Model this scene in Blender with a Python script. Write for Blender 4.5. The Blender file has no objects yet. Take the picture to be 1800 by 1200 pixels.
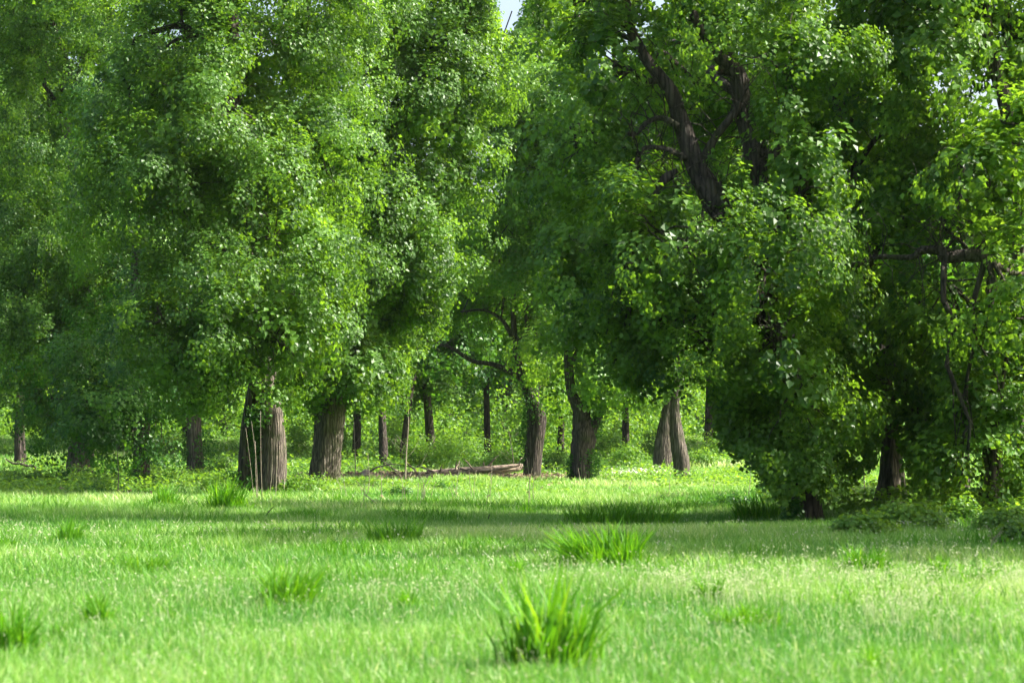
import bpy, math, random
import numpy as np

random.seed(5)
RNG = np.random.default_rng(11)
SC = bpy.context.scene
COL = SC.collection

# ------------------------------------------------------------------ camera model
F = 4250.0                      # focal length in pixels of a 1800 px wide picture
CAM = np.array([0.0, 0.0, 1.7])
TILT = math.atan(180.0 / F)
CT, ST = math.cos(TILT), math.sin(TILT)

def ray(px, py):
    u, v = (px - 900) / F, (600 - py) / F
    return np.array([u, CT - v * ST, ST + v * CT])

def at(px, py, D):
    r = ray(px, py)
    return CAM + r * (D / r[1])

def project(P):
    d = P - CAM
    z = d[:, 1] * CT + d[:, 2] * ST
    v = (-d[:, 1] * ST + d[:, 2] * CT)
    return 900 + F * d[:, 0] / z, 600 - F * v / z

def sstep(a, b, x):
    t = np.clip((np.asarray(x, float) - a) / (b - a), 0, 1)
    return t * t * (3 - 2 * t)

_ws = [(RNG.normal(size=2), RNG.uniform(0, 6.28)) for _ in range(14)]
def wob(x, y, s, k=0):
    """cheap smooth noise, about -1..1"""
    x = np.asarray(x, float); y = np.asarray(y, float)
    r = 0
    for i in range(5):
        (d, p) = _ws[(i + k) % 14]
        r = r + np.sin((d[0] * x + d[1] * y) / s + p + 1.3 * np.sin((d[1] * x - d[0] * y) / (s * 1.7) + p * 2))
    return r / 3.2

_w3 = [(RNG.normal(size=3), RNG.uniform(0, 6.28)) for _ in range(12)]
def n3(P, s, k=0):
    r = 0
    for i in range(4):
        d, p = _w3[(i + k) % 12]; e, q = _w3[(i + k + 5) % 12]
        r = r + np.sin(P @ d / s + p + 1.2 * np.sin(P @ e / (s * 1.6) + q))
    return r / 2.6

def ground_z(x, y):
    x = np.asarray(x, float); y = np.asarray(y, float)
    base = 0.05 * wob(x, y, 2.6) + 0.07 * wob(x, y, 9.0, 3)
    xe = x + 0.0
    left = 1 - sstep(-13.5, -4.5, xe)
    right = sstep(5.5, 12.5, xe)
    rise = sstep(112, 175, y) * (0.5 + 1.5 * left + 1.5 * right)
    far = sstep(175, 400, y) * 2.0
    mound = 0.0
    for (mx, my, sx, sy, h) in MOUNDS:
        mound = mound + h * np.exp(-((x - mx) / sx) ** 2 - ((y - my) / sy) ** 2)
    return base * sstep(6, 14, np.abs(y) + 6) + rise + far + mound

MOUNDS = [(-17.5, 92, 6, 5, 0.35), (-9.5, 84, 2.2, 2.5, 0.22), (-6.6, 92, 2.0, 3, 0.25), (-2.5, 100, 1.6, 3, 0.2),
          (-1.0, 96, 1.3, 2, 0.2), (8.8, 58, 3.2, 3, 0.22), (12.5, 53, 3.5, 3, 0.25), (6.5, 70, 2.5, 2.5, 0.22),
          (0.3, 140, 4.5, 6, 0.75), (-3.5, 150, 3, 5, 0.6), (5.5, 150, 4, 6, 0.7), (-12, 56, 4, 4, .08), (4, 30, 3, 3, .05)]

def ground_at(px, py):
    r = ray(px, py)
    t = np.arange(10, 400, .04)[:, None]
    p = CAM + r * t
    k = np.nonzero(p[:, 2] <= ground_z(p[:, 0], p[:, 1]))[0]
    return p[k[0]] if len(k) else CAM + r * 150

# ------------------------------------------------------------------ mesh helpers
def make_mesh(name, verts, loops, totals, mat, attr=None, smooth=False):
    me = bpy.data.meshes.new(name)
    verts = np.asarray(verts, np.float32)
    loops = np.asarray(loops, np.int32); totals = np.asarray(totals, np.int32)
    me.vertices.add(len(verts)); me.vertices.foreach_set('co', verts.ravel())
    me.loops.add(len(loops)); me.loops.foreach_set('vertex_index', loops)
    me.polygons.add(len(totals))
    starts = np.concatenate([[0], np.cumsum(totals)[:-1]]).astype(np.int32)
    me.polygons.foreach_set('loop_start', starts)
    me.polygons.foreach_set('loop_total', totals)
    me.polygons.foreach_set('use_smooth', np.full(len(totals), smooth))
    if attr is not None:
        a = me.attributes.new('v', 'FLOAT', 'FACE')
        a.data.foreach_set('value', np.asarray(attr, np.float32))
    me.update(calc_edges=True)
    if mat: me.materials.append(mat)
    return me

def link(name, me, parent=None, loc=None):
    o = bpy.data.objects.new(name, me); COL.objects.link(o)
    if loc is not None: o.location = loc
    if parent is not None: o.parent = parent
    return o

def tag(o, label=None, cat=None, group=None, kind=None):
    if label: o['label'] = label
    if cat: o['category'] = cat
    if group: o['group'] = group
    if kind: o['kind'] = kind
    return o

def empty(name, loc):
    o = bpy.data.objects.new(name, None); COL.objects.link(o); o.location = loc
    o.empty_display_size = .3
    return o

def norm(a):
    return a / np.maximum(np.linalg.norm(a, axis=-1, keepdims=True), 1e-9)

def leaf_arrays(P, N, T, L):
    """kite shaped, slightly folded leaves"""
    N = norm(N); T = norm(T - N * np.sum(T * N, 1, keepdims=True)); B = np.cross(N, T)
    L = L[:, None]
    v = np.empty((len(P), 4, 3))
    v[:, 0] = P
    v[:, 1] = P + T * L * .38 + B * L * .47 + N * L * .13
    v[:, 2] = P + T * L
    v[:, 3] = P + T * L * .38 - B * L * .47 + N * L * .13
    return v.reshape(-1, 3)

def leaf_mesh(name, P, N, T, L, attr, mat):
    n = len(P)
    return make_mesh(name, leaf_arrays(P, N, T, L), np.arange(4 * n), np.full(n, 4), mat, attr)

def blade_mesh(name, P, h, w, lean, bend, attr, mat, yaw=None):
    """grass blades: P base, h height, w width, lean (n,2) horizontal reach of the tip in metres"""
    n = len(P)
    if yaw is None: yaw = RNG.uniform(0, math.pi, n)
    s = np.stack([np.cos(yaw), np.sin(yaw), np.zeros(n)], 1) * (w / 2)[:, None]
    up = np.zeros((n, 3)); up[:, 2] = 1
    ln = np.concatenate([lean, np.zeros((n, 1))], 1)
    v = np.empty((n, 5, 3))
    mid = P + up * (h * .58)[:, None] + ln * (.30 * bend)[:, None]
    v[:, 0] = P - s * .8; v[:, 1] = P + s * .8
    v[:, 2] = mid + s; v[:, 3] = mid - s
    v[:, 4] = P + up * h[:, None] + ln
    base = (np.arange(n) * 5)[:, None]
    loops = (base + np.array([[0, 1, 2, 3, 3, 2, 4]])).ravel()
    tot = np.tile([4, 3], n)
    return make_mesh(name, v.reshape(-1, 3), loops, tot, mat, np.repeat(attr, 2))

class Tubes:
    def __init__(s): s.v = []; s.l = []; s.t = []; s.n = 0
    def tube(s, pts, rad, sides=8, ridge=0.0, nsub=1, flare=None, seed=0, cap=True):
        pts = np.asarray(pts, float); rad = np.asarray(rad, float)
        if nsub > 1 and len(pts) > 2:       # Catmull-Rom
            q = np.vstack([2 * pts[0] - pts[1], pts, 2 * pts[-1] - pts[-2]]); out = []; ro = []
            for i in range(len(pts) - 1):
                p0, p1, p2, p3 = q[i:i + 4]
                for k in range(nsub):
                    t = k / nsub
                    out.append(.5 * (2 * p1 + (p2 - p0) * t + (2 * p0 - 5 * p1 + 4 * p2 - p3) * t * t + (3 * p1 - p0 - 3 * p2 + p3) * t ** 3))
                    ro.append(rad[i] * (1 - t) + rad[i + 1] * t)
            out.append(pts[-1]); ro.append(rad[-1]); pts = np.array(out); rad = np.array(ro)
        elif nsub > 1:
            t = np.linspace(0, 1, nsub + 1)[:, None]
            pts = pts[0] * (1 - t) + pts[1] * t; rad = rad[0] * (1 - t[:, 0]) + rad[1] * t[:, 0]
        n = len(pts)
        tan = norm(np.gradient(pts, axis=0))
        ref = np.array([0, 1., 0]) if abs(tan[0][1]) < .9 else np.array([1., 0, 0])
        a = norm(np.cross(tan, ref)); b = np.cross(tan, a)
        th = np.linspace(0, 2 * math.pi, sides, endpoint=False)
        rr = rad[:, None] * np.ones(sides)
        if ridge:
            rs = np.random.default_rng(seed)
            z = np.cumsum(np.concatenate([[0], np.linalg.norm(np.diff(pts, axis=0), axis=1)]))[:, None]
            for k, am in ((2, .9), (3, 1.0), (5, .6), (7, .5)):
                p = rs.uniform(0, 6.28); q_ = rs.uniform(.15, .5)
                rr = rr * (1 + ridge * am * np.sin(k * th[None] + p + q_ * z * 1.5 + .6 * np.sin(z * rs.uniform(.6, 1.6))))
            rr = rr * (1 + ridge * .55 * rs.normal(size=rr.shape))
        P = pts[:, None] + rr[..., None] * (a[:, None] * np.cos(th)[None, :, None] + b[:, None] * np.sin(th)[None, :, None])
        s.v.append(P.reshape(-1, 3))
        i = np.arange(n - 1)[:, None] * sides; j = np.arange(sides)[None]; jn = (j + 1) % sides
        quads = np.stack([i + j, i + jn, i + sides + jn, i + sides + j], -1).reshape(-1, 4) + s.n
        s.l.append(quads.ravel()); s.t.append(np.full(len(quads), 4))
        if cap:
            s.l.append(np.arange(sides) + s.n + (n - 1) * sides); s.t.append(np.array([sides]))
            s.l.append(np.arange(sides)[::-1] + s.n); s.t.append(np.array([sides]))
        s.n += n * sides
    def build(s, name, mat, smooth=True, origin=None):
        v = np.concatenate(s.v)
        if origin is not None: v = v - np.asarray(origin)
        return make_mesh(name, v, np.concatenate(s.l), np.concatenate(s.t), mat, smooth=smooth)

# ------------------------------------------------------------------ materials
def new_mat(name):
    m = bpy.data.materials.new(name); m.use_nodes = True
    nt = m.node_tree; nt.nodes.clear()
    out = nt.nodes.new('ShaderNodeOutputMaterial')
    return m, nt, out

def nd(nt, t, **kw):
    n = nt.nodes.new(t)
    for k, v in kw.items():
        if k.startswith('_'): setattr(n, k[1:], v)
        else: n.inputs[k.replace('~', ' ')].default_value = v
    return n

def ramp(nt, stops, interp='LINEAR'):
    r = nt.nodes.new('ShaderNodeValToRGB'); cr = r.color_ramp; cr.interpolation = interp
    while len(cr.elements) < len(stops): cr.elements.new(.5)
    for e, (p, c) in zip(cr.elements, stops): e.position = p; e.color = (*c, 1)
    return r

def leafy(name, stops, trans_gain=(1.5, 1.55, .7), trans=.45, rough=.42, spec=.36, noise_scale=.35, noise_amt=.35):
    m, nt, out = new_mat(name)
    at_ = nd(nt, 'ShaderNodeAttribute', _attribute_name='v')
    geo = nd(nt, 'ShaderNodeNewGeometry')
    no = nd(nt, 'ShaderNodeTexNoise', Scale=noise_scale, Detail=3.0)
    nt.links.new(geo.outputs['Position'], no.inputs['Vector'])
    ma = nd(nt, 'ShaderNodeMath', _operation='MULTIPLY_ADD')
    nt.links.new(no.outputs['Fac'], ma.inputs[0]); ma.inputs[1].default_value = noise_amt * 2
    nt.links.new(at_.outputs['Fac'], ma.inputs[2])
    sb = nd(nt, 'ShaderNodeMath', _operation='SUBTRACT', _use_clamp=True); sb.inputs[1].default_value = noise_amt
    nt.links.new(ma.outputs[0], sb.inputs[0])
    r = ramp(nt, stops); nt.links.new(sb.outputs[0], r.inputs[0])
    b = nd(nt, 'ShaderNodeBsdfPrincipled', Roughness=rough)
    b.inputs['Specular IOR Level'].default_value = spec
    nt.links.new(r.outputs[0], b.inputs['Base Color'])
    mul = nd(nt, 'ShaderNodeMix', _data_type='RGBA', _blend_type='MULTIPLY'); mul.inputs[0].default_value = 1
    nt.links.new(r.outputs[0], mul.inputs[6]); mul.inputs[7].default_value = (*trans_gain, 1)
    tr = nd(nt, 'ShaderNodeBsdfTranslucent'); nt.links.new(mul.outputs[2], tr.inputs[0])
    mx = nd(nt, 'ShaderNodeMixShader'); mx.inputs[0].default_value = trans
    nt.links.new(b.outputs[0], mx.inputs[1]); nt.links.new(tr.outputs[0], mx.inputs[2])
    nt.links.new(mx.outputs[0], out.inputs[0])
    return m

M = {}
M['leaf'] = leafy('cottonwood_leaf', [(0, (.034, .098, .02)), (.5, (.085, .19, .024)), (.85, (.125, .27, .035)), (1, (.17, .32, .045))], trans=.5, trans_gain=(2.1, 1.75, .6), noise_amt=.25)
M['leaf_dark'] = leafy('deep_green_leaf', [(0, (.02, .08, .02)), (.5, (.045, .145, .022)), (1, (.09, .22, .028))], trans=.48, trans_gain=(2.0, 1.7, .6), spec=.35)
M['leaf_bright'] = leafy('bright_leaf', [(0, (.06, .16, .025)), (.5, (.12, .26, .035)), (1, (.20, .36, .05))], trans=.5, trans_gain=(1.9, 1.6, .6))  # lighter copy of the leaf colour, partly standing in for sunlight
M['grass'] = leafy('meadow_grass', [(0, (.06, .20, .025)), (.45, (.16, .345, .05)), (.78, (.33, .47, .15)), (1, (.50, .57, .33))],
                   trans_gain=(1.35, 1.3, .8), trans=.42, rough=.42, spec=.35, noise_scale=.22, noise_amt=.22)
M['broad'] = leafy('broad_grass', [(0, (.04, .16, .010)), (.6, (.10, .29, .014)), (1, (.20, .40, .03))],
                   trans_gain=(1.7, 1.45, .5), trans=.45, rough=.5, spec=.25, noise_amt=.15)
M['seed'] = leafy('seed_head', [(0, (.42, .48, .24)), (1, (.62, .62, .42))], trans_gain=(1, 1, 1), trans=.4, rough=.6, spec=.2)
M['petal'] = leafy('white_petal', [(0, (.7, .72, .6)), (1, (.8, .8, .74))], trans_gain=(1, 1, 1), trans=.3, rough=.6, spec=.2)

def bark(name, dark, light, sx=11, sz=1.1, bump=1.0, moss=.0):
    m, nt, out = new_mat(name)
    tc = nd(nt, 'ShaderNodeTexCoord')
    mp = nd(nt, 'ShaderNodeMapping'); mp.inputs['Scale'].default_value = (sx, sx, sz)
    nt.links.new(tc.outputs['Object'], mp.inputs['Vector'])
    n1 = nd(nt, 'ShaderNodeTexNoise', Scale=1.0, Detail=6.0, Roughness=.65, Distortion=.6)
    nt.links.new(mp.outputs[0], n1.inputs['Vector'])
    vo = nd(nt, 'ShaderNodeTexVoronoi', Scale=.9, _feature='DISTANCE_TO_EDGE')
    nt.links.new(mp.outputs[0], vo.inputs['Vector'])
    vr = nd(nt, 'ShaderNodeMapRange'); vr.inputs['From Max'].default_value = .35
    nt.links.new(vo.outputs['Distance'], vr.inputs['Value'])
    mu = nd(nt, 'ShaderNodeMath', _operation='MULTIPLY_ADD'); mu.inputs[1].default_value = .5
    nt.links.new(vr.outputs[0], mu.inputs[0]); nt.links.new(n1.outputs['Fac'], mu.inputs[2])
    r = ramp(nt, [(.35, dark), (.95, light)])
    nt.links.new(mu.outputs[0], r.inputs[0])
    n2 = nd(nt, 'ShaderNodeTexNoise', Scale=1.7, Detail=4.0)
    nt.links.new(tc.outputs['Object'], n2.inputs['Vector'])
    r2 = ramp(nt, [(.5, (0, 0, 0)), (.68, (1, 1, 1))]); nt.links.new(n2.outputs['Fac'], r2.inputs[0])
    ms = nd(nt, 'ShaderNodeMath', _operation='MULTIPLY'); ms.inputs[1].default_value = moss
    nt.links.new(r2.outputs[0], ms.inputs[0])
    mx = nd(nt, 'ShaderNodeMix', _data_type='RGBA'); nt.links.new(ms.outputs[0], mx.inputs[0])
    nt.links.new(r.outputs[0], mx.inputs[6]); mx.inputs[7].default_value = (.055, .075, .02, 1)
    b = nd(nt, 'ShaderNodeBsdfPrincipled', Roughness=.9); b.inputs['Specular IOR Level'].default_value = .2
    nt.links.new(mx.outputs[2], b.inputs['Base Color'])
    bp = nd(nt, 'ShaderNodeBump', Strength=bump, Distance=.09); nt.links.new(mu.outputs[0], bp.inputs['Height'])
    nt.links.new(bp.outputs[0], b.inputs['Normal']); nt.links.new(b.outputs[0], out.inputs[0])
    return m
M['bark'] = bark('furrowed_bark', (.017, .0145, .0125), (.165, .14, .11), moss=.55)
M['bark_pale'] = bark('pale_bark', (.022, .019, .016), (.185, .16, .125), moss=.5)
M['bark_dark'] = bark('dark_bark', (.014, .012, .011), (.11, .09, .075), moss=.4)
M['twig'] = bark('twig_bark', (.05, .042, .035), (.20, .165, .13), sx=5, sz=3, bump=.3)
M['dry'] = bark('dry_stalk', (.18, .15, .105), (.34, .30, .22), sx=5, sz=3, bump=.2)
M['log'] = bark('weathered_log', (.08, .06, .045), (.36, .29, .22), sx=2, sz=8, bump=.6)

def ground_mat():
    m, nt, out = new_mat('meadow_soil')
    geo = nd(nt, 'ShaderNodeNewGeometry')
    n1 = nd(nt, 'ShaderNodeTexNoise', Scale=1.5, Detail=8.0, Roughness=.7); nt.links.new(geo.outputs['Position'], n1.inputs['Vector'])
    r = ramp(nt, [(.3, (.03, .06, .012)), (.55, (.06, .14, .02)), (.75, (.13, .19, .05))])
    nt.links.new(n1.outputs['Fac'], r.inputs[0])
    b = nd(nt, 'ShaderNodeBsdfPrincipled', Roughness=.95); b.inputs['Specular IOR Level'].default_value = .1
    nt.links.new(r.outputs[0], b.inputs['Base Color'])
    bp = nd(nt, 'ShaderNodeBump', Strength=.8, Distance=.1); nt.links.new(n1.outputs['Fac'], bp.inputs['Height'])
    nt.links.new(bp.outputs[0], b.inputs['Normal']); nt.links.new(b.outputs[0], out.inputs[0])
    return m
M['ground'] = ground_mat()

# ------------------------------------------------------------------ ground sheet
def build_ground():
    xs = np.concatenate([[-3000, -1200, -500, -250, -150], np.linspace(-100, 100, 201), [150, 250, 500, 1200, 3000]])
    ys = np.concatenate([[-3000, -800, -200, -60], np.linspace(-20, 230, 301), [260, 320, 400, 600, 1200, 3000]])
    X, Y = np.meshgrid(xs, ys)
    Z = ground_z(X, Y) * np.where((np.abs(X) > 400) | (Y < -100), .3, 1)
    v = np.stack([X, Y, Z], -1).reshape(-1, 3)
    nx = len(xs); ny = len(ys)
    i = np.arange(ny - 1)[:, None] * nx; j = np.arange(nx - 1)[None]
    q = np.stack([i + j, i + j + 1, i + nx + j + 1, i + nx + j], -1).reshape(-1, 4)
    o = link('ground', make_mesh('ground', v, q.ravel(), np.full(len(q), 4), M['ground'], smooth=True))
    tag(o, 'uneven meadow ground rising to a low bank behind the trees', 'ground', kind='structure')
build_ground()

# ------------------------------------------------------------------ carving of crown outlines
def inpoly(px, py, poly):
    c = np.zeros(len(px), bool); n = len(poly)
    for i in range(n):
        x1, y1 = poly[i]; x2, y2 = poly[(i + 1) % n]
        cond = ((y1 > py) != (y2 > py))
        xin = (x2 - x1) * (py - y1) / ((y2 - y1) if y2 != y1 else 1e-9) + x1
        c ^= cond & (px < xin)
    return c
# open air between the trees: (outline, farthest distance that is kept clear)
OPEN = [
    ([(722, 720), (716, 650), (745, 610), (790, 585), (812, 520), (850, 470), (890, 460), (925, 490), (945, 560), (948, 625), (985, 650), (1000, 705),
      (1060, 725), (1110, 715), (1180, 690), (1200, 705), (1255, 660), (1262, 760), (1300, 800), (1345, 860), (1385, 905), (1380, 960), (722, 960)], 112),
    ([(868, -40), (925, -40), (918, 30), (900, 66), (876, 72), (868, 40)], 190),
    ([(1130, -30), (1180, -30), (1175, 18), (1150, 26), (1135, 10)], 190),
    ([(505, 735), (545, 705), (552, 715), (540, 880), (505, 900)], 100),
    ([(300, 905), (330, 730), (415, 722), (415, 900)], 100),
    ([(600, 735), (720, 725), (722, 960), (600, 960)], 100),
    ([(418, 712), (503, 705), (510, 900), (410, 900)], 95),
    ([(-100, 850), (110, 835), (115, 800), (165, 822), (300, 835), (300, 960), (-100, 960)], 118),
    ([(1385, 880), (1450, 880), (1470, 905), (1510, 850), (1540, 800), (1560, 740), (1575, 740), (1595, 850), (1620, 880), (1800, 905), (1900, 905), (1900, 990), (1380, 990)], 100),
]
# gaps in a crown that leave a limb bare: px, py, radius px, distance of limb
GAPS = [(1742, 885, 34, 66), (1743, 845, 34, 66), (1745, 800, 28, 66), (1748, 750, 18, 66), (1430, 900, 32, 60), (1425, 875, 20, 60), (1690, 860, 18, 64), (1112, 60, 26, 60), (1190, 215, 34, 60), (1205, 265, 34, 60), (1228, 310, 36, 60), (1245, 345, 26, 60), (1262, 245, 32, 60), (1285, 210, 24, 60),
        (1296, 165, 34, 60), (1302, 130, 26, 60), (1270, 105, 26, 60), (1240, 70, 24, 60), (1220, 30, 22, 60), (1310, 215, 26, 60), (1325, 265, 34, 60), (1338, 305, 30, 60),
        (1140, 212, 22, 60), (1145, 262, 24, 60), (1118, 275, 18, 60), (1155, 330, 20, 60), (1360, 268, 20, 60),
        (1735, 60, 26, 64), (1745, 120, 26, 64), (1760, 180, 34, 64), (1780, 350, 30, 64), (1790, 240, 30, 64),
        (1700, 448, 26, 60), (1660, 445, 24, 60), (1620, 440, 20, 60), (1500, 462, 18, 60), (1545, 450, 18, 60), (1700, 420, 16, 60),
        (240, 68, 26, 90), (280, 50, 24, 90), (318, 45, 22, 90), (300, 76, 18, 90), (410, 30, 20, 90), (412, 60, 20, 90), (497, 262, 20, 90),
        (865, 640, 15, 125), (890, 650, 15, 125), (915, 662, 17, 125), (905, 620, 15, 125), (903, 590, 13, 125), (930, 690, 16, 125), (840, 636, 12, 125), (275, 560, 14, 90), (370, 430, 15, 90), (395, 440, 12, 90)]

def carve(P, skip=()):
    px, py = project(P); D = P[:, 1]
    rm = np.zeros(len(P), bool)
    jx = px + 9 * wob(P[:, 0] * 1.0, P[:, 2], .35) + RNG.normal(0, 5, len(P))
    jy = py + 9 * wob(P[:, 2], P[:, 0] + 9, .35, 4) + RNG.normal(0, 5, len(P))
    for q_, (poly, Dm) in enumerate(OPEN):
        if q_ in skip: continue
        near = D < Dm
        rm |= near & inpoly(jx, jy, poly)
    for gx, gy, gr, gD in GAPS:
        rm |= (D < gD) & (D > gD - 22) & (((jx - gx) ** 2 + (jy - gy) ** 2) < (gr * (.62 if gx > 1720 and gy < 700 else .82)) ** 2) & (RNG.random(len(P)) < .9)
    return ~rm

def crown_points(masses, lobe_r, clump_s, per_clump, leafL, rng, dens=1.0):
    """masses: (centre, radii).  Returns leaf base points, normals, tangents, sizes, tint and lobe centres."""
    LC, LO, LR, CR = [], [], [], []; i0 = 0
    for c, r in masses:
        c = np.asarray(c); r = np.asarray(r)
        area = 4 * math.pi * ((r[0] * r[1]) ** 1.6 / 3 + (r[0] * r[2]) ** 1.6 / 3 + (r[1] * r[2]) ** 1.6 / 3) ** (1 / 1.6)
        lobe_r = lobe_r * .86 if i0 == 0 else lobe_r; i0 = 1
        n = max(6, int(dens * area / (lobe_r ** 2 * 2.4)))
        d = norm(rng.normal(size=(n, 3)))
        core = rng.random(n) < .25
        u = np.where(core, rng.uniform(.25, .62, n), rng.uniform(.72, 1.13, n)); CR.append(core)
        LC.append(c + d * r * u[:, None]); LO.append(norm(d / r)); LR.append(lobe_r * rng.uniform(.6, 1.25, n))
    LC = np.concatenate(LC); LO = np.concatenate(LO); LR = np.concatenate(LR); CR = np.concatenate(CR)
    lobt = rng.normal(0, .17, len(LC))
    nc = np.maximum(5, (dens * 22 * (LR / clump_s) ** 2 / 6.5).astype(int))
    nc[CR] = (nc[CR] * .45).astype(int) + 3
    idx = np.repeat(np.arange(len(LC)), nc)
    d = norm(rng.normal(size=(len(idx), 3)) + LO[idx] * .75 + np.array([0, 0, .25]))
    st = rng.uniform(.6, 1.35, (len(LC), 3))
    CC = LC[idx] + d * (LR[idx] * rng.uniform(.5, 1.2, len(idx)))[:, None] * st[idx]
    dz = lobe_r * .9
    CC = CC + np.stack([n3(CC, dz, 1), n3(CC, dz, 4), n3(CC, dz, 7)], 1) * dz * .38
    kk = (n3(CC, lobe_r * .75, 3) + rng.normal(0, .2, len(CC)) > -.42) | CR[idx]
    CC, d, idx = CC[kk], d[kk], idx[kk]
    CD = norm(d + LO[idx] * .5 + rng.normal(0, .35, d.shape))
    ct = lobt[idx] + rng.normal(0, .14, len(idx))
    cs = clump_s * rng.uniform(.6, 1.3, len(idx))
    nl = np.maximum(4, (per_clump * (cs / clump_s) ** 1.6).astype(int))
    j = np.repeat(np.arange(len(CC)), nl)
    g = norm(rng.normal(size=(len(j), 3)) + CD[j] * .8)
    cst = rng.uniform(.55, 1.4, (len(CC), 3))
    P = CC[j] + g * (cs[j] * rng.uniform(.45, 1.05, len(j)))[:, None] * cst[j]
    P[:, 2] -= .10 * cs[j]
    N = g * .45 + CD[j] * .75 + np.array([0, 0, .3]) + rng.normal(0, .33, g.shape)
    T = rng.normal(0, .7, g.shape) + g * .6 + np.array([0, 0, -.7])
    L = leafL * rng.uniform(.55, 1.45, len(j))
    L = np.where(CR[idx][j], L * 1.5, L)
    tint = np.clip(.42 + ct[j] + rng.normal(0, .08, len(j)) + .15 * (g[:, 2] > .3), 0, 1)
    return P, N, T, L, tint, LC

def px_mass(cx, cy, rx, ry, D, depth=1.0):
    s = D / F
    return (at(cx, cy, D), (rx * s, max(rx, ry) * s * .85 * depth, ry * s))

def limb_path(a, b, bow, rng, n=5):
    t = np.linspace(0, 1, n)[:, None]
    p = a * (1 - t) + b * t
    L = np.linalg.norm(b - a)
    p[:, 2] += np.sin(t[:, 0] * math.pi) * bow * L
    p[1:-1] += rng.normal(0, .035 * L, (n - 2, 3))
    return p

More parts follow.
